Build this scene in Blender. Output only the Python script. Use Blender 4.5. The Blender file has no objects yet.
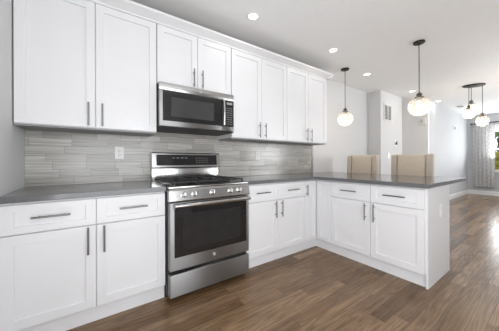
import bpy, bmesh, math, random
from mathutils import Vector, Matrix
random.seed(7)
PI = math.pi
SC = bpy.context.scene
COL = SC.collection

# ------------------------------------------------------------------ camera
CAM = (-0.4766, -2.4910, 1.1170); YAW = -0.60995; ROLL = 0.00307
cd = bpy.data.cameras.new('camera'); cam = bpy.data.objects.new('camera', cd); COL.objects.link(cam)
cd.sensor_width = 36.0; cd.lens = 223.22 / 499 * 36; cd.shift_y = -(165.5 - 160.83) / 499
cd.clip_start = 0.02
cam.matrix_world = Matrix.Translation(CAM) @ Matrix.Rotation(YAW, 4, 'Z') @ Matrix.Rotation(PI/2, 4, 'X') @ Matrix.Rotation(-ROLL, 4, 'Z')
SC.camera = cam

# ------------------------------------------------------------------ world, daylight, added fill, exposure
W = bpy.data.worlds.new('daylight_sky'); SC.world = W; W.use_nodes = True
wn = W.node_tree.nodes; bg = wn['Background']
bg.inputs['Color'].default_value = (0.86, 0.93, 1.0, 1); bg.inputs['Strength'].default_value = 2.2
SC.view_settings.view_transform = 'Standard'
try: SC.view_settings.look = 'None'
except Exception: pass
SC.view_settings.gamma = 1.0; SC.view_settings.use_curve_mapping = False
SC.view_settings.exposure = -0.40

def opening_light(name, loc, rot, sx, sy, power, col=(1, 1, 1)):
    l = bpy.data.lights.new(name, 'AREA'); l.shape = 'RECTANGLE'; l.size = sx; l.size_y = sy
    l.energy = power; l.color = col
    o = bpy.data.objects.new(name, l); COL.objects.link(o); o.location = loc; o.rotation_euler = rot
    return o
H = 2.58            # ceiling
XW = -0.928         # left wall plane
YR = -4.45          # wall behind the camera
XF = 9.80           # street-side wall
# area lights: three added as fill in unseen openings, one at the street window
opening_light('added_fill_kitchen', (0.0, -3.30 - 0.10, 1.25), (PI/2 + 0.25, 0, 0), 1.5, 1.8, 40, (0.975, 0.985, 1.0))  # added opening; stands in for soft light from behind the camera
opening_light('added_fill_garden', (5.3, YR - 0.10, 1.42), (PI/2 + 0.95, 0, 0), 1.9, 1.6, 135, (0.97, 0.985, 1.0))  # added out of view to brighten the ceiling and mid-room
opening_light('added_fill_side', (XW - 0.08, -2.95, 1.15), (0, -PI/2 - 0.25, 0), 1.9, 0.5, 58, (0.98, 0.99, 1.0))  # unseen opening added to light the peninsula doors from the left
opening_light('daylight_street_window', (XF + 0.14, -2.0, 1.45), (0, PI/2 + 0.75, 0), 1.3, 1.8, 130, (0.95, 0.975, 1.0))

# ------------------------------------------------------------------ materials
def mat(name):
    m = bpy.data.materials.new(name); m.use_nodes = True
    return m, m.node_tree, m.node_tree.nodes, m.node_tree.links, m.node_tree.nodes['Principled BSDF']
def plain(name, col, rough=0.5, metal=0.0, var=0.03, scale=14, bump=0.0, bscale=200, spec=None, coat=0):
    m, t, n, l, b = mat(name)
    tc = n.new('ShaderNodeTexCoord'); no = n.new('ShaderNodeTexNoise'); no.inputs['Scale'].default_value = scale
    no.inputs['Detail'].default_value = 3
    l.new(tc.outputs['Object'], no.inputs['Vector'])
    rp = n.new('ShaderNodeValToRGB')
    rp.color_ramp.elements[0].position = 0.3; rp.color_ramp.elements[1].position = 0.7
    rp.color_ramp.elements[0].color = (*[max(0, c * (1 - var)) for c in col], 1)
    rp.color_ramp.elements[1].color = (*[min(1, c * (1 + var)) for c in col], 1)
    l.new(no.outputs['Fac'], rp.inputs['Fac']); l.new(rp.outputs['Color'], b.inputs['Base Color'])
    b.inputs['Roughness'].default_value = rough; b.inputs['Metallic'].default_value = metal
    if spec is not None: b.inputs['Specular IOR Level'].default_value = spec
    if coat: b.inputs['Coat Weight'].default_value = coat; b.inputs['Coat Roughness'].default_value = 0.08
    if bump:
        n2 = n.new('ShaderNodeTexNoise'); n2.inputs['Scale'].default_value = bscale
        l.new(tc.outputs['Object'], n2.inputs['Vector'])
        bp = n.new('ShaderNodeBump'); bp.inputs['Strength'].default_value = bump; bp.inputs['Distance'].default_value = 0.002
        l.new(n2.outputs['Fac'], bp.inputs['Height']); l.new(bp.outputs['Normal'], b.inputs['Normal'])
    return m
def brushed(name, col, rough, axis=(1, 60, 60), strength=0.12, aniso=0.0):
    m, t, n, l, b = mat(name)
    tc = n.new('ShaderNodeTexCoord'); mp = n.new('ShaderNodeMapping'); mp.inputs['Scale'].default_value = axis
    no = n.new('ShaderNodeTexNoise'); no.inputs['Scale'].default_value = 6; no.inputs['Detail'].default_value = 4
    l.new(tc.outputs['Object'], mp.inputs['Vector']); l.new(mp.outputs['Vector'], no.inputs['Vector'])
    mr = n.new('ShaderNodeMapRange'); mr.inputs['To Min'].default_value = rough - 0.06; mr.inputs['To Max'].default_value = rough + 0.08
    l.new(no.outputs['Fac'], mr.inputs['Value']); l.new(mr.outputs['Result'], b.inputs['Roughness'])
    b.inputs['Base Color'].default_value = (*col, 1); b.inputs['Metallic'].default_value = 1
    if aniso:   # horizontal brushing: highlights smear up and down
        cx = n.new('ShaderNodeCombineXYZ'); cx.inputs[2].default_value = 1.0
        l.new(cx.outputs[0], b.inputs['Tangent']); b.inputs['Anisotropic'].default_value = aniso
    bp = n.new('ShaderNodeBump'); bp.inputs['Strength'].default_value = strength; bp.inputs['Distance'].default_value = 0.001
    l.new(no.outputs['Fac'], bp.inputs['Height']); l.new(bp.outputs['Normal'], b.inputs['Normal'])
    return m
def emis(name, col, strength):
    m, t, n, l, b = mat(name)
    b.inputs['Base Color'].default_value = (*col, 1); b.inputs['Emission Color'].default_value = (*col, 1)
    b.inputs['Emission Strength'].default_value = strength
    return m
def clear_glass(name, tint=(1, 1, 1), refl=0.9, rough=0.02, milk=0.0):
    m, t, n, l, b = mat(name)
    n.remove(b)
    tr = n.new('ShaderNodeBsdfTransparent'); tr.inputs['Color'].default_value = (*tint, 1)
    gl = n.new('ShaderNodeBsdfGlossy'); gl.inputs['Roughness'].default_value = rough
    lw = n.new('ShaderNodeLayerWeight'); lw.inputs['Blend'].default_value = 0.25
    no = n.new('ShaderNodeTexNoise'); no.inputs['Scale'].default_value = 30
    tc = n.new('ShaderNodeTexCoord'); l.new(tc.outputs['Object'], no.inputs['Vector'])
    bp = n.new('ShaderNodeBump'); bp.inputs['Strength'].default_value = 0.15; bp.inputs['Distance'].default_value = 0.003
    l.new(no.outputs['Fac'], bp.inputs['Height']); l.new(bp.outputs['Normal'], gl.inputs['Normal'])
    mul = n.new('ShaderNodeMath'); mul.operation = 'MULTIPLY'; mul.inputs[1].default_value = refl
    l.new(lw.outputs['Fresnel'], mul.inputs[0])
    mx = n.new('ShaderNodeMixShader'); l.new(mul.outputs[0], mx.inputs['Fac'])
    l.new(tr.outputs[0], mx.inputs[1]); l.new(gl.outputs[0], mx.inputs[2])
    out = mx.outputs[0]
    if milk:
        tl = n.new('ShaderNodeBsdfTranslucent'); tl.inputs['Color'].default_value = (1, 0.98, 0.95, 1)
        m2 = n.new('ShaderNodeMixShader'); m2.inputs['Fac'].default_value = milk
        l.new(out, m2.inputs[1]); l.new(tl.outputs[0], m2.inputs[2]); out = m2.outputs[0]
    l.new(out, n['Material Output'].inputs['Surface'])
    return m

def _math(n, l, op, a, b=None):
    x = n.new('ShaderNodeMath'); x.operation = op
    for i, v in enumerate((a, b)):
        if v is None: continue
        if isinstance(v, (int, float)): x.inputs[i].default_value = v
        else: l.new(v, x.inputs[i])
    return x.outputs[0]
def strips(name, iu, iv, row_h, len_min, len_max, gap, cols, gapcol, rough, grain, phase=0.0, grain_amt=0.35, wood=False, bumpd=0.0015):
    """rows of long strips with random lengths; iu/iv = which object axes run along / across."""
    m, t, n, l, b = mat(name)
    M = lambda op, a, c=None: _math(n, l, op, a, c)
    tc = n.new('ShaderNodeTexCoord'); sp = n.new('ShaderNodeSeparateXYZ'); l.new(tc.outputs['Object'], sp.inputs[0])
    u, v = sp.outputs[iu], sp.outputs[iv]
    vr = M('DIVIDE', M('ADD', v, phase + 50 * row_h), row_h); row = M('FLOOR', vr); fv = M('FRACT', vr)
    w1 = n.new('ShaderNodeTexWhiteNoise'); w1.noise_dimensions = '1D'; l.new(row, w1.inputs['W'])
    w2 = n.new('ShaderNodeTexWhiteNoise'); w2.noise_dimensions = '1D'; l.new(M('ADD', row, 131.7), w2.inputs['W'])
    ln = M('ADD', M('MULTIPLY', w1.outputs['Value'], len_max - len_min), len_min)
    ur = M('ADD', M('DIVIDE', M('ADD', u, 20.0), ln), M('MULTIPLY', w2.outputs['Value'], 7.0))
    # uneven joints inside a row
    tid = M('FLOOR', ur); fu = M('FRACT', ur)
    cmb = n.new('ShaderNodeCombineXYZ'); l.new(row, cmb.inputs[0]); l.new(tid, cmb.inputs[1])
    w3 = n.new('ShaderNodeTexWhiteNoise'); w3.noise_dimensions = '3D'; l.new(cmb.outputs[0], w3.inputs['Vector'])
    gu = M('LESS_THAN', M('MULTIPLY', fu, ln), gap); gv = M('LESS_THAN', M('MULTIPLY', fv, row_h), gap)
    g = M('MAXIMUM', gu, gv)
    rp = n.new('ShaderNodeValToRGB'); cr = rp.color_ramp
    for i, (p, c) in enumerate(cols):
        e = cr.elements[i] if i < 2 else cr.elements.new(p)
        e.position = p; e.color = (*c, 1)
    l.new(w3.outputs['Value'], rp.inputs['Fac'])
    # grain, shifted per strip
    sc = n.new('ShaderNodeVectorMath'); sc.operation = 'SCALE'; sc.inputs['Scale'].default_value = 9.0
    l.new(w3.outputs['Color'], sc.inputs[0])
    ad = n.new('ShaderNodeVectorMath'); ad.operation = 'ADD'; l.new(tc.outputs['Object'], ad.inputs[0]); l.new(sc.outputs[0], ad.inputs[1])
    mp = n.new('ShaderNodeMapping'); mp.inputs['Scale'].default_value = grain; l.new(ad.outputs[0], mp.inputs['Vector'])
    no = n.new('ShaderNodeTexNoise'); no.inputs['Scale'].default_value = 1.0; no.inputs['Detail'].default_value = 5; no.inputs['Roughness'].default_value = 0.6
    l.new(mp.outputs['Vector'], no.inputs['Vector'])
    gfac = no.outputs['Fac']
    if wood:
        # cathedral grain: sharp rings of a distorted low noise
        mp2 = n.new('ShaderNodeMapping'); mp2.inputs['Scale'].default_value = [0.9 if i == iu else 13 for i in range(3)]
        l.new(ad.outputs[0], mp2.inputs['Vector'])
        n2 = n.new('ShaderNodeTexNoise'); n2.inputs['Scale'].default_value = 1.0; n2.inputs['Detail'].default_value = 1.5
        l.new(mp2.outputs['Vector'], n2.inputs['Vector'])
        ring = M('PINGPONG', M('MULTIPLY', n2.outputs['Fac'], 11.0), 0.5)
        mp3 = n.new('ShaderNodeMapping'); mp3.inputs['Scale'].default_value = [5 if i == iu else 17 for i in range(3)]
        l.new(ad.outputs[0], mp3.inputs['Vector'])
        n3 = n.new('ShaderNodeTexNoise'); n3.inputs['Scale'].default_value = 1.0; n3.inputs['Detail'].default_value = 4; n3.inputs['Roughness'].default_value = 0.7
        l.new(mp3.outputs['Vector'], n3.inputs['Vector'])
        gfac = M('ADD', M('ADD', M('MULTIPLY', gfac, 0.45), M('MULTIPLY', ring, 0.42)), M('MULTIPLY', n3.outputs['Fac'], 0.40))
    mr = n.new('ShaderNodeMapRange'); mr.inputs['From Min'].default_value = 0.25; mr.inputs['From Max'].default_value = 0.75
    mr.inputs['To Min'].default_value = 1 - grain_amt; mr.inputs['To Max'].default_value = 1 + grain_amt
    l.new(gfac, mr.inputs['Value'])
    mu = n.new('ShaderNodeMix'); mu.data_type = 'RGBA'; mu.blend_type = 'MULTIPLY'; mu.inputs['Factor'].default_value = 1
    l.new(rp.outputs['Color'], mu.inputs['A']); l.new(mr.outputs['Result'], mu.inputs['B'])
    mx = n.new('ShaderNodeMix'); mx.data_type = 'RGBA'; l.new(g, mx.inputs['Factor'])
    l.new(mu.outputs['Result'], mx.inputs['A']); mx.inputs['B'].default_value = (*gapcol, 1)
    l.new(mx.outputs['Result'], b.inputs['Base Color'])
    if wood: b.inputs['Specular IOR Level'].default_value = 0.35
    r2 = n.new('ShaderNodeMapRange'); r2.inputs['To Min'].default_value = rough - 0.05; r2.inputs['To Max'].default_value = rough + 0.09
    l.new(no.outputs['Fac'], r2.inputs['Value']); l.new(r2.outputs['Result'], b.inputs['Roughness'])
    bp = n.new('ShaderNodeBump'); bp.inputs['Strength'].default_value = 0.5; bp.inputs['Distance'].default_value = bumpd
    hh = M('ADD', M('MULTIPLY', M('SUBTRACT', 1.0, g), 1.0), M('MULTIPLY', gfac, 0.25))
    l.new(hh, bp.inputs['Height']); l.new(bp.outputs['Normal'], b.inputs['Normal'])
    return m

MWALL = plain('wall_paint', (0.66, 0.66, 0.665), 0.7, var=0.01, bump=0.05)
MWALLF = plain('dining_wall_paint', (0.55, 0.56, 0.58), 0.7, var=0.01, bump=0.05)
MWALLLIT = plain('step_wall_lightened', (0.80, 0.80, 0.80), 0.7, var=0.01, bump=0.05)  # wall tone raised to stand in for light on the step face
MCEIL = plain('ceiling_paint', (0.90, 0.90, 0.90), 0.8, var=0.01, bump=0.05)
MTRIM = plain('white_trim_paint', (0.82, 0.82, 0.82), 0.4, var=0.01)
MCAB = plain('white_cabinet_paint', (0.80, 0.80, 0.815), 0.32, var=0.008, scale=5)
MGAP = plain('cabinet_carcass_paint', (0.62, 0.62, 0.63), 0.5, var=0.01)
MUNDER = plain('cabinet_underside_grey', (0.27, 0.27, 0.275), 0.5, var=0.03)  # darker grey than the cabinet fronts
MABSORB = plain('bounce_absorbing_brown', (0.22, 0.17, 0.12), 0.9, var=0.2, scale=80)  # dark only to absorb light in the gap above the cabinets
MNICK = brushed('satin_nickel', (0.25, 0.248, 0.246), 0.30, (30, 30, 4))
MSTEEL = brushed('brushed_stainless_steel', (0.33, 0.329, 0.327), 0.43, (0.6, 70, 70), 0.06, 0.88)
MSTEELB = brushed('bright_stainless_steel', (0.50, 0.496, 0.488), 0.2, (0.6, 70, 70))
MBLK = plain('black_enamel', (0.012, 0.012, 0.013), 0.22, var=0.1)
MIRON = plain('cast_iron', (0.018, 0.018, 0.018), 0.55, var=0.2, bump=0.2)
MDGLASS = plain('dark_oven_glass', (0.014, 0.014, 0.015), 0.05, var=0.1, coat=0.4)
MDGLASS2 = plain('oven_inner_window_glass', (0.022, 0.022, 0.023), 0.08, var=0.1)
MMWGLASS = plain('microwave_mesh_window', (0.055, 0.055, 0.055), 0.10, var=0.1)
MDARK = plain('dark_steel_side', (0.03, 0.03, 0.03), 0.45, var=0.1)
MKEY = plain('grey_key_print', (0.30, 0.30, 0.30), 0.5)
MWHITEP = plain('white_plastic', (0.82, 0.82, 0.81), 0.35, var=0.01)
MSLOT = plain('dark_slot', (0.04, 0.04, 0.04), 0.5)
MALU = brushed('aluminium_edge', (0.30, 0.30, 0.30), 0.35, (30, 30, 2))
MBRONZE = plain('dark_bronze', (0.03, 0.026, 0.024), 0.38, metal=0.7, var=0.15)
MSOCK = plain('pewter_socket', (0.16, 0.15, 0.14), 0.35, metal=0.9, var=0.1)
MGLOBE = clear_glass('clear_seeded_glass', (0.99, 0.985, 0.975), 0.5, 0.05, milk=0.20)
MBULB = emis('warm_bulb', (1.0, 0.84, 0.60), 8.0)
MLENS = emis('downlight_lens', (1.0, 0.98, 0.95), 7.0)
MVENT = plain('vent_paint', (0.72, 0.72, 0.72), 0.5, var=0.01)
MPANE = clear_glass('window_pane', (0.97, 0.98, 0.98), 0.6, 0.01)
MROD = plain('black_rod', (0.015, 0.015, 0.015), 0.4)
MLEG = plain('dark_walnut_leg', (0.05, 0.03, 0.02), 0.45, var=0.2)
def fabric(name, col, scale=900):
    m = plain(name, col, 0.9, var=0.05, scale=60, bump=0.35, bscale=scale, spec=0.2); m.node_tree.nodes['Principled BSDF'].inputs['Sheen Weight'].default_value = 0.2
    return m
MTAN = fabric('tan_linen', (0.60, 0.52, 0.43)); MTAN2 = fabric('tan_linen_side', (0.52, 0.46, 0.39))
MFLOOR = strips('oak_plank_floor', 0, 1, 0.102, 0.7, 1.5, 0.0016,
    [(0.0, (0.120, 0.069, 0.035)), (0.35, (0.165, 0.099, 0.053)), (0.7, (0.215, 0.134, 0.075)), (1.0, (0.275, 0.178, 0.104))],
    (0.035, 0.022, 0.015), 0.22, (2.6, 60, 10), 0.03, 0.55, wood=True, bumpd=0.0008)
MTILE = strips('grey_strip_marble_tile', 0, 2, 0.0667, 0.17, 0.42, 0.0024,
    [(0.0, (0.355, 0.338, 0.312)), (0.35, (0.41, 0.392, 0.364)), (0.7, (0.455, 0.437, 0.408)), (1.0, (0.52, 0.50, 0.47))],
    (0.24, 0.23, 0.215), 0.16, (2.5, 8, 85), -0.914, 0.36)
# quartz worktop: dark grey with fine speckle
m, t, n, l, b = mat('grey_quartz'); tc = n.new('ShaderNodeTexCoord')
v1 = n.new('ShaderNodeTexVoronoi'); v1.inputs['Scale'].default_value = 260; l.new(tc.outputs['Object'], v1.inputs['Vector'])
rp = n.new('ShaderNodeValToRGB'); rp.color_ramp.elements[0].color = (0.105, 0.107, 0.112, 1); rp.color_ramp.elements[1].color = (0.16, 0.163, 0.17, 1)
l.new(v1.outputs['Color'], rp.inputs['Fac']); l.new(rp.outputs['Color'], b.inputs['Base Color']); b.inputs['Roughness'].default_value = 0.13
MQUARTZ = m
# curtain: white cloth with a grey trellis of leaves, lets daylight through
m, t, n, l, b = mat('patterned_curtain_cloth'); n.remove(b); tc = n.new('ShaderNodeTexCoord')
sp = n.new('ShaderNodeSeparateXYZ'); l.new(tc.outputs['UV'], sp.inputs[0])
M_ = lambda op, a, c=None: _math(n, l, op, a, c)
uu = M_('MULTIPLY', sp.outputs[0], 9.0); vv = M_('MULTIPLY', sp.outputs[1], 16.0)
d1 = M_('ABSOLUTE', M_('SUBTRACT', M_('FRACT', M_('ADD', uu, vv)), 0.5)); d2 = M_('ABSOLUTE', M_('SUBTRACT', M_('FRACT', M_('SUBTRACT', uu, vv)), 0.5))
lf = M_('LESS_THAN', M_('MINIMUM', d1, d2), 0.085)
no = n.new('ShaderNodeTexNoise'); no.inputs['Scale'].default_value = 18; l.new(tc.outputs['Object'], no.inputs['Vector'])
lf = M_('MULTIPLY', lf, M_('GREATER_THAN', no.outputs['Fac'], 0.42))
mx = n.new('ShaderNodeMix'); mx.data_type = 'RGBA'; l.new(lf, mx.inputs['Factor']); mx.inputs['A'].default_value = (0.88, 0.875, 0.87, 1); mx.inputs['B'].default_value = (0.60, 0.585, 0.575, 1)
df = n.new('ShaderNodeBsdfDiffuse'); tl = n.new('ShaderNodeBsdfTranslucent'); l.new(mx.outputs['Result'], df.inputs[0]); l.new(mx.outputs['Result'], tl.inputs[0])
ms = n.new('ShaderNodeMixShader'); ms.inputs[0].default_value = 0.45; l.new(df.outputs[0], ms.inputs[1]); l.new(tl.outputs[0], ms.inputs[2]); l.new(ms.outputs[0], n['Material Output'].inputs['Surface'])
MCURT = m
MGRASS = plain('lawn', (0.10, 0.20, 0.05), 0.9, var=0.4, scale=6)
MLEAF = plain('tree_leaves', (0.11, 0.19, 0.05), 0.7, var=0.5, scale=9); MLEAF2 = plain('yellowing_leaves', (0.40, 0.36, 0.07), 0.7, var=0.4, scale=9)
MBARK = plain('bark', (0.09, 0.06, 0.04), 0.9, var=0.3)

# ------------------------------------------------------------------ mesh helpers
class MB:
    def __init__(self): self.bm = bmesh.new()
    def _new(self, geom_fn):
        before = set(self.bm.verts); geom_fn(); return [v for v in self.bm.verts if v not in before]
    def box(self, x0, x1, y0, y1, z0, z1, bev=0.0, seg=2, mat=None):
        r = bmesh.ops.create_cube(self.bm, size=1.0); vs = r['verts']
        bmesh.ops.scale(self.bm, vec=(x1 - x0, y1 - y0, z1 - z0), verts=vs)
        bmesh.ops.translate(self.bm, vec=((x0 + x1)/2, (y0 + y1)/2, (z0 + z1)/2), verts=vs)
        if bev:
            es = list({e for v in vs for e in v.link_edges})
            r2 = bmesh.ops.bevel(self.bm, geom=es, offset=bev, segments=seg, profile=0.5, affect='EDGES')
            vs = r2['verts'] if False else vs
        return self
    def cyl(self, p0, p1, r, r2=None, seg=20, caps=True):
        p0, p1 = Vector(p0), Vector(p1); d = p1 - p0
        q = Vector((0, 0, 1)).rotation_difference(d.normalized()).to_matrix().to_4x4()
        bmesh.ops.create_cone(self.bm, cap_ends=caps, segments=seg, radius1=r, radius2=r if r2 is None else r2, depth=d.length,
                              matrix=Matrix.Translation((p0 + p1)/2) @ q)
        return self
    def lathe(self, prof, c=(0, 0, 0), seg=32, axis='Z', sy=1.0, rotz=0.0):
        rings = []
        cr, sr = math.cos(rotz), math.sin(rotz)
        for (r, z) in prof:
            ring = []
            for i in range(seg):
                a = 2*PI*i/seg; x, y = r*math.cos(a), r*math.sin(a)*sy
                x, y = x*cr - y*sr, x*sr + y*cr
                p = (x, y, z) if axis == 'Z' else (x, -z, y)
                ring.append(self.bm.verts.new((c[0] + p[0], c[1] + p[1], c[2] + p[2])))
            rings.append(ring)
        for a, b_ in zip(rings[:-1], rings[1:]):
            for i in range(seg):
                j = (i + 1) % seg
                self.bm.faces.new((a[i], a[j], b_[j], b_[i]))
        for ring, p in ((rings[0], prof[0]), (rings[-1], prof[-1])):
            if p[0] > 1e-4 and p is not None: 
                try: self.bm.faces.new(ring)
                except Exception: pass
        return self
    def prism(self, poly, a0, a1, axis='x'):
        """poly = list of (p,q) in the plane normal to axis (y,z for 'x'; x,z for 'y'; x,y for 'z')."""
        def P(a, p, q): return (a, p, q) if axis == 'x' else ((p, a, q) if axis == 'y' else (p, q, a))
        v0 = [self.bm.verts.new(P(a0, *pq)) for pq in poly]; v1 = [self.bm.verts.new(P(a1, *pq)) for pq in poly]
        k = len(poly)
        for i in range(k): self.bm.faces.new((v0[i], v0[(i+1) % k], v1[(i+1) % k], v1[i]))
        self.bm.faces.new(v0); self.bm.faces.new(v1)
        return self
    def tube(self, pts, r, seg=10):
        pts = [Vector(p) for p in pts]
        for a, b_ in zip(pts[:-1], pts[1:]): self.cyl(a, b_, r, seg=seg)
        for p in pts[1:-1]: bmesh.ops.create_uvsphere(self.bm, u_segments=seg, v_segments=seg//2 + 1, radius=r, matrix=Matrix.Translation(p))
        return self
    def build(self, name, material, parent=None, smooth=None, loc=None):
        bmesh.ops.recalc_face_normals(self.bm, faces=self.bm.faces[:])
        me = bpy.data.meshes.new(name); self.bm.to_mesh(me); self.bm.free()
        o = bpy.data.objects.new(name, me); COL.objects.link(o)
        for mm in (material if isinstance(material, (list, tuple)) else [material]): me.materials.append(mm)
        if smooth:
            for p in me.polygons: p.use_smooth = True
            try: me.set_sharp_from_angle(angle=math.radians(smooth))
            except Exception: pass
        if parent: o.parent = parent
        if loc: o.location = loc
        return o
def tag(o, label, cat, group=None, kind=None):
    if label: o['label'] = label
    if cat: o['category'] = cat
    if group: o['group'] = group
    if kind: o['kind'] = kind
    return o
def thing(name, label, cat, loc=(0, 0, 0), rz=0, group=None):
    o = bpy.data.objects.new(name, None); COL.objects.link(o); o.empty_display_size = 0.1
    o.location = loc; o.rotation_euler = (0, 0, rz)
    return tag(o, label, cat, group)
def copy_tree(o, parent=None):
    c = o.copy(); COL.objects.link(c)
    if parent: c.parent = parent
    for ch in [k for k in list(bpy.data.objects) if k.parent == o]: copy_tree(ch, c)
    return c
def struct(name, mb, m, label=None, cat=None):
    o = mb.build(name, m); o['kind'] = 'structure'
    return tag(o, label, cat)

# ------------------------------------------------------------------ room shell
YB, XS, YD = -0.26, 6.12, -0.55      # chase front, step, dining wall
XC0, XC1 = 4.40, 5.42
struct('floor', MB().box(XW - 0.1, XF + 0.1, YR - 0.1, 0.1, -0.08, 0.0), MFLOOR, 'brown oak plank floor running toward the street window', 'floor')
struct('ceiling', MB().box(XW - 0.1, XF + 0.1, YR - 0.2, 0.1, H, H + 0.1), MCEIL, 'flat white ceiling with round recessed lights', 'ceiling')
struct('wall_left', MB().box(XW - 0.1, XW, -2.68, 0.1, 0, H).box(XW - 0.1, XW, YR - 0.1, -3.22, 0, H).box(XW - 0.1, XW, -3.22, -2.68, 2.15, H).box(XW - 0.1, XW, -3.22, -2.68, 0, 0.15), MWALL, 'pale grey wall at the left end of the cabinets', 'wall')  # doorway gap added for the side fill light, out of view
struct('wall_back', MB().box(XW, XS, 0.0, 0.1, 0, H), MWALL, 'pale grey wall behind the kitchen cabinets', 'wall')
struct('wall_chase', MB().box(XC0, XC1, YB, 0.0, 0, H), MWALL, 'boxed-out white wall section carrying the air grille', 'wall')
struct('wall_step', MB().box(XS, XS + 0.1, YD, 0.1, 0, H), MWALLLIT, 'pale wall end facing the kitchen behind the chime box', 'wall')
struct('wall_dining', MB().box(XS + 0.1, XF, YD, 0.1, 0, H), MWALLF, 'bluish grey dining wall leading to the window', 'wall')
# street wall with its window opening
WY0, WY1, WZ0, WZ1 = -2.95, -0.98, 0.76, 2.16
mb = MB()
mb.box(XF, XF + 0.12, YR, WY0, 0, H).box(XF, XF + 0.12, WY1, 0.1, 0, H).box(XF, XF + 0.12, WY0, WY1, 0, WZ0).box(XF, XF + 0.12, WY0, WY1, WZ1, H)
struct('wall_front', mb, MWALLF, 'bluish grey far wall with the curtained window', 'wall')
# unseen wall behind the camera; stepped part and both openings shaped for fill light
mb = MB(); xs = [1.15, 4.35, 6.25, XF]; KY = -3.30
for i in (0, 2): mb.box(xs[i], xs[i+1], YR - 0.1, YR, 0, H)
mb.box(xs[1], xs[2], YR - 0.1, YR, 0, 0.6).box(xs[1], xs[2], YR - 0.1, YR, 2.3, H)
mb.box(XW, -0.75, KY - 0.1, KY, 0, H).box(0.75, 1.15, KY - 0.1, KY, 0, H).box(-0.75, 0.75, KY - 0.1, KY, 0, 0.3).box(-0.75, 0.75, KY - 0.1, KY, 2.2, H)
mb.box(1.05, 1.15, YR - 0.1, KY - 0.1, 0, H)
struct('wall_right', mb, MWALL, 'pale grey wall behind the viewpoint', 'wall')
# baseboards
def base_prof(d=0.016, h=0.135): return [(0, 0), (-d, 0), (-d, h - 0.03), (-d*0.55, h - 0.012), (-d*0.4, h), (0, h)]
mb = MB(); mb.prism([(YD + p, q) for p, q in base_prof()], XS - 0.016, XF, 'x')
struct('baseboard_dining', mb, MTRIM, 'white baseboard along the dining wall', 'baseboard')
mb = MB(); mb.prism([(XF + p, q) for p, q in base_prof()], YR, YD - 0.016, 'y')
struct('baseboard_front', mb, MTRIM, 'white baseboard under the curtained window', 'baseboard')
mb = MB(); mb.prism([(XS + p, q) for p, q in base_prof()], YD, -0.0, 'y')
struct('baseboard_step', mb, MTRIM)
mb = MB(); mb.prism([(YB + p, q) for p, q in base_prof()], XC0 - 0.016, XC1, 'x'); mb.prism([(p, q) for p, q in base_prof()], 3.10, XC0, 'x')
struct('baseboard_back', mb, MTRIM)

# street window
wroot = thing('window_1', 'window at the far right with trees outside', 'window', (XF, 0, 0)); wroot['kind'] = 'structure'
mb = MB(); f = 0.05
mb.box(0.02, 0.10, WY0, WY0 + f, WZ0, WZ1).box(0.02, 0.10, WY1 - f, WY1, WZ0, WZ1)
mb.box(0.02, 0.10, WY0 + f, WY1 - f, WZ0, WZ0 + f).box(0.02, 0.10, WY0 + f, WY1 - f, WZ1 - f, WZ1)
ym = (WY0 + WY1)/2
mb.box(0.03, 0.09, ym - 0.03, ym + 0.03, WZ0 + f, WZ1 - f)
zm = (WZ0 + WZ1)/2
mb.box(0.035, 0.085, WY0 + f, ym - 0.03, zm - 0.02, zm + 0.02).box(0.035, 0.085, ym + 0.03, WY1 - f, zm - 0.02, zm + 0.02)
mb.build('window_frame', MTRIM, wroot)
MB().box(0.057, 0.063, WY0 + f, WY1 - f, WZ0 + f, WZ1 - f).build('window_pane', MPANE, wroot)
mb = MB(); cw = 0.075
mb.box(-0.018, 0, WY0 - cw, WY0, WZ0 - 0.02, WZ1 + cw, 0.003).box(-0.018, 0, WY1, WY1 + cw, WZ0 - 0.02, WZ1 + cw, 0.003)
mb.box(-0.018, 0, WY0, WY1, WZ1, WZ1 + cw, 0.003); mb.build('window_casing', MTRIM, wroot)
MB().box(-0.055, 0.05, WY0 - 0.09, WY1 + 0.09, WZ0 - 0.03, WZ0, 0.004).build('window_sill', MTRIM, wroot)

# ------------------------------------------------------------------ cabinets
def shaker_bm(w, h, t=0.02, fr=0.057, rec=0.011, frv=None):
    """door/drawer front: x 0..w, z 0..h, front face at y=-t, panel recessed"""
    frv = frv or fr
    mb = MB(); bm = mb.bm; bv = 0.0015
    def loop(x0, x1, z0, z1, y): return [bm.verts.new(p) for p in ((x0, y, z0), (x1, y, z0), (x1, y, z1), (x0, y, z1))]
    L = [loop(0, w, 0, h, 0), loop(0, w, 0, h, -t + bv), loop(bv, w - bv, bv, h - bv, -t), loop(fr, w - fr, frv, h - frv, -t),
         loop(fr + 0.001, w - fr - 0.001, frv + 0.001, h - frv - 0.001, -t + rec)]
    for a, b_ in zip(L[:-1], L[1:]):
        for i in range(4): bm.faces.new((a[i], a[(i+1) % 4], b_[(i+1) % 4], b_[i]))
    bm.faces.new(L[0]); bm.faces.new(L[-1])
    return mb
def bar_pull(parent, x, y, z, length, vertical, name='handle'):
    mb = MB(); r = 0.006; off = 0.032; e = length*0.18
    if vertical:
        mb.cyl((x, y - off, z - length/2), (x, y - off, z + length/2), r, seg=14)
        for s in (-1, 1): mb.cyl((x, y, z + s*(length/2 - e)), (x, y - off, z + s*(length/2 - e)), 0.0045, seg=10)
    else:
        mb.cyl((x - length/2, y - off, z), (x + length/2, y - off, z), r, seg=14)
        for s in (-1, 1): mb.cyl((x + s*(length/2 - e), y, z), (x + s*(length/2 - e), y - off, z), 0.0045, seg=10)
    return mb.build(name, MNICK, parent, smooth=40)
G = 0.0022
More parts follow.
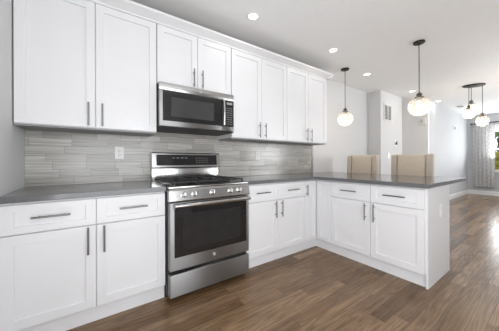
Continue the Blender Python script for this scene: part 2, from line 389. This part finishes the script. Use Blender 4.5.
def front(parent, kind, x0, x1, z0, z1, y, pull=None, **kw):
    """pull: 'l'/'r' vertical bar by that edge (base: near top; wall: near bottom), 'h' horizontal"""
    o = shaker_bm(x1 - x0 - 2*G, z1 - z0, **kw).build(kind, MCAB, parent, loc=(x0 + G, y, z0))
    w, h = x1 - x0 - 2*G, z1 - z0
    if pull == 'h': bar_pull(o, w/2, -0.02, h/2 + 0.006, 0.185, False)
    elif pull: 
        side, where = pull
        px = 0.043 if side == 'l' else w - 0.043
        bar_pull(o, px, -0.02, (h - 0.095) if where == 't' else (0.012 + 0.09), 0.18, True)
    return o
BD, CT0, CT1, TK = 0.61, 0.876, 0.914, 0.115
ZD0, ZD1, ZW0, ZW1 = 0.119, 0.680, 0.687, 0.860     # doors / drawers
def base_cabinet(label, loc, rz, width, depth=BD, two=True, group='white base cabinets'):
    t = thing('base_cabinet', label, 'cabinet', loc, rz, group)
    MB().box(0, width, -depth, -0.003, TK, CT0).build('body', MCAB, t)
    MB().box(0, width, -depth + 0.022, -0.02, 0, TK).build('toe_kick', MCAB, t)
    h = width/2
    front(t, 'drawer', 0, h, ZW0, ZW1, -depth, 'h', frv=0.042); front(t, 'drawer', h, width, ZW0, ZW1, -depth, 'h', frv=0.042)
    front(t, 'door', 0, h, ZD0, ZD1, -depth, 'rt'); front(t, 'door', h, width, ZD0, ZD1, -depth, 'lt')
    return t
base_cabinet('white shaker base cabinet left of the stainless range', (-0.920, 0, 0), 0, 0.917)
base_cabinet('white shaker base cabinet right of the stainless range', (0.766, 0, 0), 0, 0.890)
pen = base_cabinet('white shaker base cabinet at the open end of the peninsula', (2.481, -0.847, 0), -PI/2, 0.928, 0.59)
# peninsula end and back panels
MB().box(0.928, 0.946, -0.592, 0, 0, CT0).build('end_panel', MCAB, pen)
MB().box(0, 0.946, -0.0025, 0.015, 0, CT0).build('back_panel', MCAB, pen)

# corner cabinet with two folding leaves
cc = thing('corner_cabinet', 'white corner base cabinet in the bend of the worktop', 'cabinet', (1.658, 0, 0))
mb = MB(); mb.box(0, 0.820, -0.61, -0.003, TK, CT0); mb.box(0.233, 0.820, -0.846, -0.61, TK, CT0); mb.build('body', MCAB, cc)
mb = MB(); mb.box(0, 0.823, -0.588, -0.02, 0, TK); mb.box(0.255, 0.82, -0.846, -0.588, 0, TK); mb.build('toe_kick', MCAB, cc)
MB().box(0.8205, 0.838, -0.846, -0.003, 0, CT0).build('back_panel', MCAB, cc)
d = shaker_bm(0.208, ZW1 - ZD0, fr=0.05).build('door', MCAB, cc, loc=(0.0015, -0.61, ZD0)); bar_pull(d, 0.016, -0.02, ZW1 - ZD0 - 0.105, 0.135, True)
d = shaker_bm(0.208, ZW1 - ZD0, fr=0.05).build('door', MCAB, cc, loc=(0.233, -0.6365, ZD0)); d.rotation_euler = (0, 0, -PI/2)

ZU0, ZU1, UD = 1.380, 2.376, 0.315
def wall_cabinet(label, x0, x1, z0, pulls=True):
    t = thing('wall_cabinet', label, 'cabinet', (x0, 0, z0), 0, 'white wall cabinets'); w = x1 - x0; h = ZU1 + 0.02 - z0
    MB().box(0.0005, w - 0.0005, -UD, -0.001, 0, h).build('body', MCAB, t)
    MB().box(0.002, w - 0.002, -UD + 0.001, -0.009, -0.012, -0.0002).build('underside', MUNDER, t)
    MB().box(0.002, w - 0.002, -UD + 0.002, -0.003, h + 0.0002, h + 0.012).build('bounce_cut_top', MABSORB, t)  # unseen dark sheet added to cut bounce light above the crown
    front(t, 'door', 0, w/2, 0.004, ZU1 - z0, -UD, 'rb'); front(t, 'door', w/2, w, 0.004, ZU1 - z0, -UD, 'lb')
    return t
wall_cabinet('white wall cabinet at the left end, beside the grey side wall', -0.922, -0.002, ZU0)
wall_cabinet('short white wall cabinet above the microwave', 0.002, 0.782, 1.836)
wall_cabinet('tall white wall cabinet next right of the microwave', 0.790, 1.643, ZU0)
wall_cabinet('white wall cabinet at the right end of the upper run', 1.645, 2.498, ZU0)
mb = MB(); mb.prism([(-UD - 0.001, ZU1 + 0.002), (-UD - 0.024, ZU1 + 0.002), (-UD - 0.026, ZU1 + 0.018), (-UD - 0.052, ZU1 + 0.036), (-UD - 0.088, ZU1 + 0.058), (-UD - 0.094, ZU1 + 0.076), (-UD - 0.001, ZU1 + 0.076)], XW + 0.003, 2.55, 'x')
mb.prism([(2.501, ZU1 + 0.002), (2.524, ZU1 + 0.002), (2.526, ZU1 + 0.018), (2.552, ZU1 + 0.036), (2.588, ZU1 + 0.058), (2.594, ZU1 + 0.076), (2.501, ZU1 + 0.076)], -UD - 0.094, -0.002, 'y')
tag(mb.build('crown_molding', MCAB), 'white crown molding running along the top of all the wall cabinets', 'molding')

# worktops
tag(MB().box(XW + 0.002, -0.002, -0.655, -0.001, CT0 + 0.0006, CT1, 0.003).build('countertop', MQUARTZ), 'short dark grey quartz worktop left of the range', 'worktop', 'grey quartz worktops')
mb = MB(); mb.prism([(0.767, -0.001), (0.767, -0.655), (1.840, -0.655), (1.840, -1.812), (3.045, -1.812), (3.045, -0.001)], CT0 + 0.0006, CT1, 'z')
bmesh.ops.bevel(mb.bm, geom=mb.bm.edges[:], offset=0.003, segments=2, profile=0.5, affect='EDGES')
tag(mb.build('countertop', MQUARTZ), 'long dark grey quartz worktop running round onto the peninsula', 'worktop', 'grey quartz worktops')

# backsplash
bs = thing('backsplash', 'grey strip-tile backsplash between worktop and wall cabinets', 'backsplash', (0, 0, 0))
mb = MB(); mb.box(XW + 0.002, 2.530, -0.008, -0.0005, CT1 + 0.0006, ZU0 - 0.001); mb.box(0.004, 0.78, -0.0079, -0.0005, ZU0, 1.44); mb.build('tiles', MTILE, bs)
MB().box(2.531, 2.572, -0.012, -0.0005, CT1 + 0.0006, ZU0 - 0.001, 0.001).build('edge_strip', MALU, bs)['label'] = 'grey metal edge strip'

# ------------------------------------------------------------------ range
rg = thing('range', 'stainless steel gas range between the two base cabinets', 'range', (0.003, 0, 0)); RW = 0.757
mb = MB(); mb.box(0, RW, -0.655, -0.012, 0.03, 0.895, 0.002); 
for x in (0.05, RW - 0.05):
    for y in (-0.6, -0.08): mb.cyl((x, y, 0), (x, y, 0.03), 0.018, seg=12)
mb.build('body', MDARK, rg)
# storage drawer
mb = MB(); mb.box(0.004, RW - 0.004, -0.715, -0.657, 0.040, 0.218, 0.008, 3); mb.build('drawer', MSTEEL, rg, smooth=35)
# oven door
dr = MB().box(0.004, RW - 0.004, -0.715, -0.657, 0.248, 0.786, 0.007, 3).build('oven_door', MSTEEL, rg, smooth=35)
dw = MB().box(0.040, RW - 0.034, -0.7185, -0.714, 0.352, 0.779, 0.003).build('window', MDGLASS, dr)
MB().box(0.110, RW - 0.104, -0.7192, -0.7180, 0.405, 0.690, 0.0004).build('inner_pane', MDGLASS2, dw)
mb = MB(); hz, hy = 0.768, -0.768
pts = [(0.030 + (RW - 0.06)*i/20, hy - 0.010*math.sin(PI*i/20), hz) for i in range(21)]
mb.tube(pts, 0.0165, 14)
for x in (0.045, RW - 0.045): mb.box(x - 0.014, x + 0.014, hy - 0.004, -0.712, hz - 0.012, hz + 0.012, 0.004)
mb.build('handle', MSTEELB, dr, smooth=50)
# round maker's badge on the door: ring with a looped monogram
def badge(parent, x, y, z, r):
    b0 = MB(); b0.cyl((x, y, z), (x, y - 0.002, z), r, seg=28); o = b0.build('badge', MSLOT, parent, smooth=40)
    b1 = MB()
    for k in range(24):
        a0, a1 = 2*PI*k/24, 2*PI*(k+1)/24
        b1.cyl((x + r*0.86*math.cos(a0), y - 0.0024, z + r*0.86*math.sin(a0)), (x + r*0.86*math.cos(a1), y - 0.0024, z + r*0.86*math.sin(a1)), r*0.09, seg=6)
    def stroke(ps): 
        for p, q in zip(ps[:-1], ps[1:]): b1.cyl((x + p[0]*r, y - 0.0024, z + p[1]*r), (x + q[0]*r, y - 0.0024, z + q[1]*r), r*0.08, seg=6)
    stroke([(-0.08 + 0.30*math.cos(a), 0.08 + 0.36*math.sin(a)) if False else (-0.25 + 0.26*math.cos(a), 0.10 + 0.36*math.sin(a)) for a in [0.5 + 5.2*i/14 for i in range(15)]])
    stroke([(-0.02, -0.02), (-0.04, -0.30), (-0.20, -0.50), (-0.42, -0.42)])
    stroke([(0.48, 0.30), (0.34, 0.44), (0.18, 0.36), (0.20, 0.14), (0.36, 0.06), (0.18, -0.04), (0.14, -0.28), (0.32, -0.42), (0.52, -0.26)])
    b1.build('monogram', MWHITEP, o)
badge(dr, 0.385, -0.715, 0.308, 0.015)
# control panel with its five knobs, front leaning back a little
mb = MB(); mb.prism([(-0.66, 0.795), (-0.722, 0.795), (-0.726, 0.802), (-0.712, 0.880), (-0.700, 0.894), (-0.66, 0.896)], 0.002, RW - 0.002, 'x'); mb.build('control_panel', MSTEELB, rg, smooth=30)
for kx in (0.118, 0.207, 0.371, 0.548, 0.640):
    k = MB(); k.lathe([(0.026, 0), (0.026, 0.004), (0.021, 0.006), (0.020, 0.030), (0.017, 0.033), (0.0001, 0.033)], seg=26, axis='Y')
    k.box(-0.0045, 0.0045, -0.040, -0.030, -0.017, 0.017, 0.0015)
    o = k.build('knob', MSTEELB, rg, smooth=40, loc=(kx, -0.7165, 0.849)); o.rotation_euler = (-0.14, 0, 0)
# cooktop
mb = MB(); mb.box(0, RW, -0.700, -0.070, 0.895, 0.912, 0.004); mb.build('cooktop', MSTEELB, rg, smooth=35)
MB().box(0.022, RW - 0.022, -0.655, -0.090, 0.9115, 0.9145, 0.002).build('burner_well', MBLK, rg)
for (bx, by, br) in ((0.165, -0.51, 0.05), (0.165, -0.225, 0.042), (0.378, -0.37, 0.055), (0.592, -0.51, 0.05), (0.592, -0.225, 0.04)):
    k = MB(); k.lathe([(br*1.25, 0), (br*1.2, 0.008), (br*0.9, 0.009), (br*0.88, 0.016), (br*0.75, 0.019), (0.0001, 0.019)], (bx, by, 0.9145), 24); k.build('burner', MIRON, rg, smooth=40)
for gi in range(3):
    x0 = 0.030 + gi*0.2335; x1 = x0 + 0.229; g = MB(); z0, z1 = 0.934, 0.946; y0, y1 = -0.655, -0.095
    for x in (x0, x1 - 0.012): g.box(x, x + 0.012, y0, y1, z0, z1, 0.002)
    for y in (y0, (y0 + y1)/2 - 0.006, y1 - 0.012): g.box(x0, x1, y, y + 0.012, z0 - 0.0005, z1 - 0.0005, 0.002)
    xm = (x0 + x1)/2
    for y in (-0.60, -0.435, -0.315, -0.15): 
        g.box(xm - 0.005, xm + 0.005, y - 0.055, y + 0.055, z0 + 0.001, z1 + 0.001, 0.002)
        g.box(x0 + 0.01, xm - 0.03, y - 0.005, y + 0.005, z0, z1 + 0.001, 0.002); g.box(xm + 0.03, x1 - 0.01, y - 0.005, y + 0.005, z0, z1 + 0.001, 0.002)
    for x in (x0 + 0.002, x1 - 0.012):
        for y in (y0 + 0.002, y1 - 0.012): g.box(x, x + 0.01, y, y + 0.01, 0.9145, z0 + 0.002)
    g.build('grate', MIRON, rg)
# backguard
mb = MB(); mb.box(0.004, RW - 0.004, -0.066, -0.012, 0.905, 1.052, 0.003); mb.build('backguard', MSTEELB, rg, smooth=35)
hood = MB(); hood.prism([(-0.012, 1.046), (-0.106, 1.046), (-0.110, 1.054), (-0.092, 1.196), (-0.080, 1.206), (-0.012, 1.206)], 0.0, RW, 'x'); hd = hood.build('display_housing', MSTEELB, rg, smooth=30)
dg = MB(); dg.prism([(-0.1074, 1.072), (-0.1092, 1.072), (-0.0952, 1.184), (-0.0934, 1.184)], 0.042, RW - 0.042, 'x'); dpl = dg.build('display_glass', MDGLASS, hd)
def yb(z): return -0.1094 + (z - 1.072)*0.125
k = MB()
for i in range(4): k.box(0.20 + i*0.045, 0.228 + i*0.045, yb(1.15) - 0.0006, yb(1.15) + 0.0004, 1.147, 1.153)
k.build('clock_display', MKEY, dpl); k = MB()
for i in range(5):
    for j in range(3): k.box(0.46 + i*0.032, 0.474 + i*0.032, yb(1.10 + j*0.024) - 0.0006, yb(1.10 + j*0.024) + 0.0004, 1.098 + j*0.024, 1.103 + j*0.024)
k.build('key_marks', MKEY, dpl)

# ------------------------------------------------------------------ microwave
mw = thing('microwave', 'stainless over-the-range microwave under the short cabinet', 'microwave', (0.004, 0, 1.432)); MW_, MH = 0.774, 0.40
MB().box(0, MW_, -0.365, -0.010, 0, MH - 0.001, 0.003).build('body', MDARK, mw)
MB().box(0.002, MW_ - 0.002, -0.398, -0.012, -0.010, 0.0, 0.003).build('vent_underside', MIRON, mw)
d = MB().box(0.001, 0.634, -0.402, -0.366, 0.004, MH - 0.070, 0.004).build('door', MSTEEL, mw, smooth=35)
w_ = MB().box(0.030, 0.632, -0.4045, -0.401, 0.052, MH - 0.073, 0.002).build('window', MDGLASS, d)
MB().box(0.105, 0.535, -0.4052, -0.4042, 0.095, MH - 0.125, 0.0004).build('inner_pane', MMWGLASS, w_)
hmb = MB(); hmb.tube([(0.640, -0.402, 0.050), (0.640, -0.430, 0.062), (0.640, -0.438, 0.19), (0.640, -0.430, 0.318), (0.640, -0.402, 0.330)], 0.011, 14); hmb.build('handle', MSTEELB, d, smooth=50)
MB().box(0.001, MW_ - 0.001, -0.402, -0.366, MH - 0.068, MH - 0.001, 0.004).build('top_strip', MSTEELB, mw, smooth=35)
cp = MB().box(0.636, MW_ - 0.001, -0.402, -0.366, 0.004, MH - 0.070, 0.003).build('control_panel', MSTEEL, mw, smooth=35)
kp = MB().box(0.640, MW_ - 0.006, -0.4042, -0.401, 0.052, MH - 0.073, 0.001).build('keypad', MDGLASS, cp)
k = MB(); k.box(0.685, 0.752, -0.4048, -0.4040, 0.285, 0.310); k.build('clock_display', MKEY, kp); k = MB()
for i in range(4):
    for j in range(8): k.box(0.684 + i*0.0185, 0.694 + i*0.0185, -0.4048, -0.4040, 0.075 + j*0.024, 0.082 + j*0.024)
k.build('key_marks', MKEY, kp)
badge(mw, 0.392, -0.402, MH - 0.034, 0.013)

# ------------------------------------------------------------------ outlets and wall plates
def outlet(label, loc, rz, group='white wall plates', toggles=0, w=0.076, h=0.118):
    t = thing('outlet' if not toggles else 'light_switch', label, 'outlet' if not toggles else 'switch', loc, rz, group)
    MB().box(-w/2, w/2, -0.006, 0, -h/2, h/2, 0.002).build('plate', MWHITEP, t)
    if toggles:
        MB().box(-0.016, 0.016, -0.009, -0.0055, -0.033, 0.033, 0.002).build('rocker', MWHITEP, t)
    else:
        for s in (-1, 1):
            o = MB().box(-0.017, 0.017, -0.0082, -0.0055, s*0.021 - 0.014, s*0.021 + 0.014, 0.003).build('socket', MWHITEP, t)
            k = MB()
            for x in (-0.007, 0.007): k.box(x - 0.0015, x + 0.0015, -0.0086, -0.008, s*0.021 - 0.003, s*0.021 + 0.008)
            k.cyl((0, -0.008, s*0.021 - 0.008), (0, -0.0086, s*0.021 - 0.008), 0.003, seg=10); k.build('slots', MSLOT, o)
    MB().cyl((0, -0.0055, 0 if not toggles else 0.045), (0, -0.0072, 0 if not toggles else 0.045), 0.003, seg=10).build('screw', MNICK, t)
    return t
outlet('white double outlet on the tiles left of the range', (-0.272, -0.0085, 1.197), 0)
outlet('white double outlet on the tiles right of the range', (1.395, -0.0085, 1.190), 0)
outlet('white double outlet on the end panel of the peninsula', (2.246, -1.7935, 0.640), 0)
outlet('white switch plate low on the boxed-out wall, below the air grille', (4.745, YB - 0.0005, 1.222), 0, toggles=1)

# air return grille
vt = thing('air_grille', 'white louvred air return grille high on the boxed-out wall', 'vent', (4.70, YB - 0.0005, 2.14)); w, h = 0.35, 0.37
mb = MB(); mb.box(-w/2, -w/2 + 0.03, -0.014, 0, -h/2, h/2, 0.002).box(w/2 - 0.03, w/2, -0.014, 0, -h/2, h/2, 0.002)
mb.box(-w/2 + 0.03, w/2 - 0.03, -0.014, 0, -h/2, -h/2 + 0.03, 0.002).box(-w/2 + 0.03, w/2 - 0.03, -0.014, 0, h/2 - 0.03, h/2, 0.002).box(-0.012, 0.012, -0.014, 0, -h/2 + 0.03, h/2 - 0.03)
mb.build('frame', MVENT, vt)
MB().box(-w/2 + 0.02, w/2 - 0.02, -0.003, -0.0002, -h/2 + 0.02, h/2 - 0.02).build('backing', MDARK, vt)
mb = MB(); ns = 11
for i in range(ns):
    z = -h/2 + 0.036 + i*(h - 0.072)/(ns - 1)
    for a, b_ in ((-w/2 + 0.03, -0.012), (0.012, w/2 - 0.03)): mb.prism([(-0.0125, z - 0.008), (-0.011, z - 0.008), (-0.004, z + 0.006), (-0.0055, z + 0.006)], a, b_, 'x')
mb.build('louvres', MVENT, vt)
# thermostat: white plate with a dark gadget
th = thing('thermostat', 'small white thermostat with dark dial on the boxed-out wall', 'thermostat', (5.09, YB - 0.0005, 1.508))
MB().box(-0.06, 0.06, -0.008, 0, -0.07, 0.07, 0.003).build('plate', MWHITEP, th)
k = MB(); k.lathe([(0.034, 0), (0.034, 0.016), (0.028, 0.022), (0.0001, 0.022)], (0, -0.008, -0.012), 24, 'Y'); k.box(0.016, 0.034, -0.02, -0.008, 0.022, 0.05, 0.002); k.build('dial', MSLOT, th, smooth=40)
# chime box on the step face (faces the kitchen) and sensor on the dining wall
ch = thing('chime_box', 'small white wall box showing just below the nearer glass pendant', 'box', (XS - 0.0006, -0.455, 2.06), -PI/2)
MB().box(-0.06, 0.06, -0.03, 0, -0.085, 0.085, 0.006).build('case', MWHITEP, ch); 
mb = MB()
for i in range(5): mb.box(-0.045, 0.0, -0.032, -0.0295, -0.03 + i*0.018, -0.022 + i*0.018)
mb.build('slots', MKEY, ch)
sn = thing('wall_sensor', 'small white sensor with grey centre high on the dining wall', 'sensor', (8.29, YD - 0.0005, 2.07))
MB().box(-0.15, 0.15, -0.012, 0, -0.075, 0.075, 0.004).build('plate', MWHITEP, sn); k = MB(); k.lathe([(0.05, 0), (0.045, 0.012), (0.0001, 0.014)], (0, -0.012, 0), 20, 'Y'); k.build('lens', MKEY, sn)
cv = thing('ceiling_register', 'narrow slotted air register on the ceiling before the dining lamp', 'vent', (7.70, -0.80, H - 0.0005))
MB().box(-0.15, 0.15, -0.07, 0.07, -0.006, 0, 0.002).build('frame', MVENT, cv); mb = MB()
for i in range(6): mb.box(-0.125, 0.125, -0.052 + i*0.019, -0.043 + i*0.019, -0.0075, -0.0055)
mb.build('slots', MSLOT, cv)

# ------------------------------------------------------------------ recessed lights
def downlight(x, y, label, power=1.0):
    t = thing('recessed_light', label, 'ceiling light', (x, y, H - 0.0005), 0, 'round recessed ceiling lights')
    k = MB(); k.lathe([(0.047, -0.002), (0.048, -0.007), (0.058, -0.005), (0.062, -0.001), (0.062, 0.0)], seg=32); k.build('trim_ring', MTRIM, t, smooth=40)
    k = MB(); k.lathe([(0.0475, -0.0012), (0.0475, -0.004), (0.0001, -0.0045)], seg=32); k.build('lens', MLENS, t)
    li = bpy.data.lights.new('recessed_lamp', 'AREA'); li.shape = 'DISK'; li.size = 0.09; li.energy = power; li.color = (1.0, 0.975, 0.945)
    lo = bpy.data.objects.new('recessed_lamp', li); COL.objects.link(lo); lo.parent = t; lo.location = (0, 0, -0.012)
    return t
downlight(0.848, -0.666, 'recessed ceiling light nearest, above the range cabinets')
downlight(2.124, -0.706, 'recessed ceiling light before the right end of the wall cabinets')
downlight(3.32, -0.537, 'recessed ceiling light between the two glass pendants')
downlight(5.036, -0.597, "recessed ceiling light just left of the nearer glass pendant's cord")
downlight(6.499, -0.642, 'recessed ceiling light farthest along, just right of the second pendant')

# ------------------------------------------------------------------ pendants
def globe_lamp(parent, drop, r=0.138, hh=0.24, nested=True):
    """cord, socket, glass globe and bulb hanging from z=0 of parent; drop = globe centre"""
    top = drop + hh*0.5
    MB().cyl((0, 0, top + 0.05), (0, 0, -0.01), 0.0045, seg=10).build('rod', MBRONZE, parent, smooth=40)
    k = MB(); k.lathe([(0.007, top + 0.062), (0.012, top + 0.058), (0.016, top + 0.046), (0.030, top + 0.042), (0.032, top + 0.026), (0.022, top + 0.022), (0.022, top + 0.006), (0.048, top + 0.002), (0.050, top - 0.012), (0.024, top - 0.012), (0.020, top - 0.045), (0.0001, top - 0.045)], seg=28)
    k.build('socket', MSOCK, parent, smooth=35)
    prof = [(0.044, 0.0)] + [(0.138*math.sin(0.30 + (PI - 0.30)*k/28)**0.86, -0.125 + 0.125*math.cos(0.30 + (PI - 0.30)*k/28)*(1.0 if k < 14 else 0.92)) for k in range(1, 28)] + [(0.0001, -0.240)]
    prof = [(a*r/0.138, top + b_*hh/0.24) for a, b_ in prof]
    k = MB(); k.lathe(prof, seg=36); g = k.build('glass_globe', MGLOBE, parent, smooth=60)
    k = MB(); k.lathe([(0.013, top - 0.045), (0.016, top - 0.06), (0.030, top - 0.095), (0.033, top - 0.115), (0.026, top - 0.138), (0.0001, top - 0.150)], seg=24); k.build('bulb', MBULB, parent, smooth=60)
    li = bpy.data.lights.new('pendant_lamp', 'POINT'); li.energy = 2.5; li.color = (1.0, 0.82, 0.6); li.shadow_soft_size = 0.04
    lo = bpy.data.objects.new('pendant_lamp', li); COL.objects.link(lo); lo.parent = parent; lo.location = (0, 0, top - 0.17)
def pendant(x, y, label):
    t = thing('pendant_lamp', label, 'pendant lamp', (x, y, H - 0.0005), 0, 'clear glass globe pendants over the peninsula')
    k = MB(); k.lathe([(0.062, 0.0), (0.062, -0.012), (0.058, -0.018), (0.012, -0.022), (0.008, -0.034), (0.0001, -0.034)], seg=32); k.build('canopy', MBRONZE, t, smooth=40)
    globe_lamp(t, 1.785 - H, 0.119, 0.225)
    return t
pendant(2.822, -0.444, 'farther glass globe pendant, hanging by the back wall')
pendant(2.826, -1.432, 'nearer glass globe pendant over the open end of the peninsula')
# three-globe dining lamp
cl = thing('dining_chandelier', 'dining lamp of three glass globes on one long dark canopy', 'chandelier', (5.60, -1.433, H - 0.0005))
k = MB(); k.lathe([(0.172, 0.0), (0.172, -0.016), (0.164, -0.024), (0.0001, -0.026)], seg=40, sy=0.62, rotz=math.atan2(-1.57 + 1.297, 5.695 - 5.50)); k.build('canopy', MBRONZE, cl, smooth=40)
for (dx, dy, z) in ((0.074, -0.104, 1.875), (0.084, 0.052, 2.150), (-0.142, 0.044, 2.02)):
    g = bpy.data.objects.new('lamp_drop', None); COL.objects.link(g); g.parent = cl; g.location = (dx, dy, 0); g.empty_display_size = 0.05
    globe_lamp(g, z - H, 0.096, 0.20)

# ------------------------------------------------------------------ counter stools
def stool(y, label):
    t = thing('counter_stool', label, 'stool', (3.15, y, 0), 0, 'tan upholstered counter stools'); hw = 0.245
    # seat toward -x (tucked under the worktop)
    k = MB(); k.box(-0.40, 0.0, -hw + 0.02, hw - 0.02, 0.585, 0.675, 0.02, 3); k.build('seat', MTAN, t, smooth=40)
    k = MB(); k.box(0.012, 0.085, -hw + 0.001, hw - 0.001, 0.56, 1.203, 0.016, 3)
    for v in k.bm.verts: v.co.x += max(0, v.co.z - 0.65)*0.06
    k.build('backrest', MTAN, t, smooth=40)
    k = MB(); k.box(-0.014, 0.02, -hw + 0.078, hw - 0.078, 0.66, 1.19, 0.012, 3)
    for v in k.bm.verts: v.co.x += max(0, v.co.z - 0.65)*0.06
    k.build('back_cushion', MTAN, t, smooth=40)
    for s in (-1, 1):
        k = MB(); y0, y1 = sorted((s*hw, s*(hw - 0.068))); k.box(-0.026, 0.05, y0, y1, 0.62, 1.198, 0.012, 3)
        for v in k.bm.verts: v.co.x += max(0, v.co.z - 0.65)*0.06
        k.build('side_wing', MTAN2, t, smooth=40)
    for sx, sy in ((-0.37, 1), (-0.37, -1), (0.05, 1), (0.05, -1)):
        k = MB(); k.cyl((sx*1.04, sy*(hw - 0.035), 0), (sx, sy*(hw - 0.05), 0.59), 0.013, 0.021, 12); k.build('leg', MLEG, t, smooth=40)
    k = MB(); k.box(-0.382, -0.358, -hw + 0.05, hw - 0.05, 0.19, 0.215, 0.003)
    for s in (-1, 1): k.box(-0.37, 0.05, s*(hw - 0.042) - 0.009, s*(hw - 0.042) + 0.009, 0.24, 0.262, 0.003)
    k.build('footrest', MLEG, t)
    return t
stool(-0.517, 'tan upholstered counter stool nearer the back wall')
stool(-1.221, 'tan upholstered counter stool at the open end of the peninsula')

# ------------------------------------------------------------------ curtain
rod = thing('curtain_rod', 'black curtain rod above the far window', 'curtain rod', (XF - 0.085, -1.95, 2.30))
MB().cyl((0, -1.32, 0), (0, 1.30, 0), 0.014, seg=14).build('pole', MROD, rod, smooth=40)
for s in (-1.32, 1.30):
    k = MB(); bmesh.ops.create_uvsphere(k.bm, u_segments=14, v_segments=10, radius=0.028, matrix=Matrix.Translation((0, s, 0))); k.build('finial', MROD, rod, smooth=60)
for s in (-1.2, 1.24): MB().cyl((0, s, 0), (0.084, s, 0), 0.008, seg=10).build('bracket', MROD, rod)
def curtain(y0, y1, label):
    t = thing('curtain', label, 'curtain', (XF - 0.085, 0, 0), 0, 'patterned curtains')
    bm = bmesh.new(); nu, nv = 90, 30; grid = []
    uvl = bm.loops.layers.uv.new('UVMap')
    for j in range(nv + 1):
        fz = j/nv; z = 0.235 + (2.268 - 0.235)*fz; row = []
        for i in range(nu + 1):
            fu = i/nu; amp = 0.036*(1 - 0.25*fz); ph = 2*PI*5.5*fu
            wob = 0.5*math.sin(3.1*fz + fu*5)
            y = y0 + (y1 - y0)*(fu + 0.012*math.sin(ph*2 + 1)) 
            x = amp*math.sin(ph + wob*0.5) - 0.004
            row.append((bm.verts.new((x, y, z)), fu, fz))
        grid.append(row)
    for j in range(nv):
        for i in range(nu):
            q = (grid[j][i], grid[j][i+1], grid[j+1][i+1], grid[j+1][i])
            fc = bm.faces.new([a[0] for a in q]); fc.smooth = True
            for lp, a in zip(fc.loops, q): lp[uvl].uv = (a[1], a[2])
    me = bpy.data.meshes.new('cloth'); bm.to_mesh(me); bm.free(); me.materials.append(MCURT)
    o = bpy.data.objects.new('cloth', me); COL.objects.link(o); o.parent = t
    for i in range(6):
        y = y0 + (y1 - y0)*(i + 0.5)/6; k = MB(); k.tube([(0.021*math.cos(a), y, 2.2985 + 0.021*math.sin(a) - 0.006) for a in [2*PI*q/12 for q in range(13)]], 0.0025, 6); k.build('ring', MROD, t)
    sm = o.modifiers.new('thick', 'SOLIDIFY'); sm.thickness = 0.002
    return t
curtain(-1.185, -0.70, 'white curtain with grey leaf trellis at the left side of the far window')

# ------------------------------------------------------------------ outside the street window
struct('ground', MB().box(XF + 0.12, XF + 40, -25, 15, -0.5, -0.3), MGRASS, 'lawn outside the far window', 'ground')
def tree(x, y, h, r, leaf, label):
    t = thing('tree', label, 'tree', (x, y, -0.3), 0, 'trees outside the window')
    MB().cyl((0, 0, 0), (0, 0, h*0.6), 0.14, 0.07, 12).build('trunk', MBARK, t, smooth=50)
    k = MB()
    for i in range(420):
        a, cz = random.uniform(0, 2*PI), random.uniform(-1, 1); rr = r*random.uniform(0.55, 1.0); s = math.sqrt(1 - cz*cz)
        c = Vector((rr*s*math.cos(a), rr*s*math.sin(a), h*0.62 + rr*cz*1.25)); sz = random.uniform(0.12, 0.26)
        n_ = Vector((random.gauss(0, 1), random.gauss(0, 1), random.gauss(0, 1))).normalized(); u_ = n_.orthogonal().normalized(); v_ = n_.cross(u_)
        k.bm.faces.new([k.bm.verts.new(c + u_*sz), k.bm.verts.new(c + v_*sz*0.6), k.bm.verts.new(c - u_*sz), k.bm.verts.new(c - v_*sz*0.6)])
    k.build('crown', leaf, t)
tree(15.5, -0.6, 4.2, 1.6, MLEAF, 'dark green tree seen through the edge of the far window')
tree(13.2, -0.9, 1.6, 0.7, MLEAF2, 'yellowing low shrub seen through the edge of the far window')
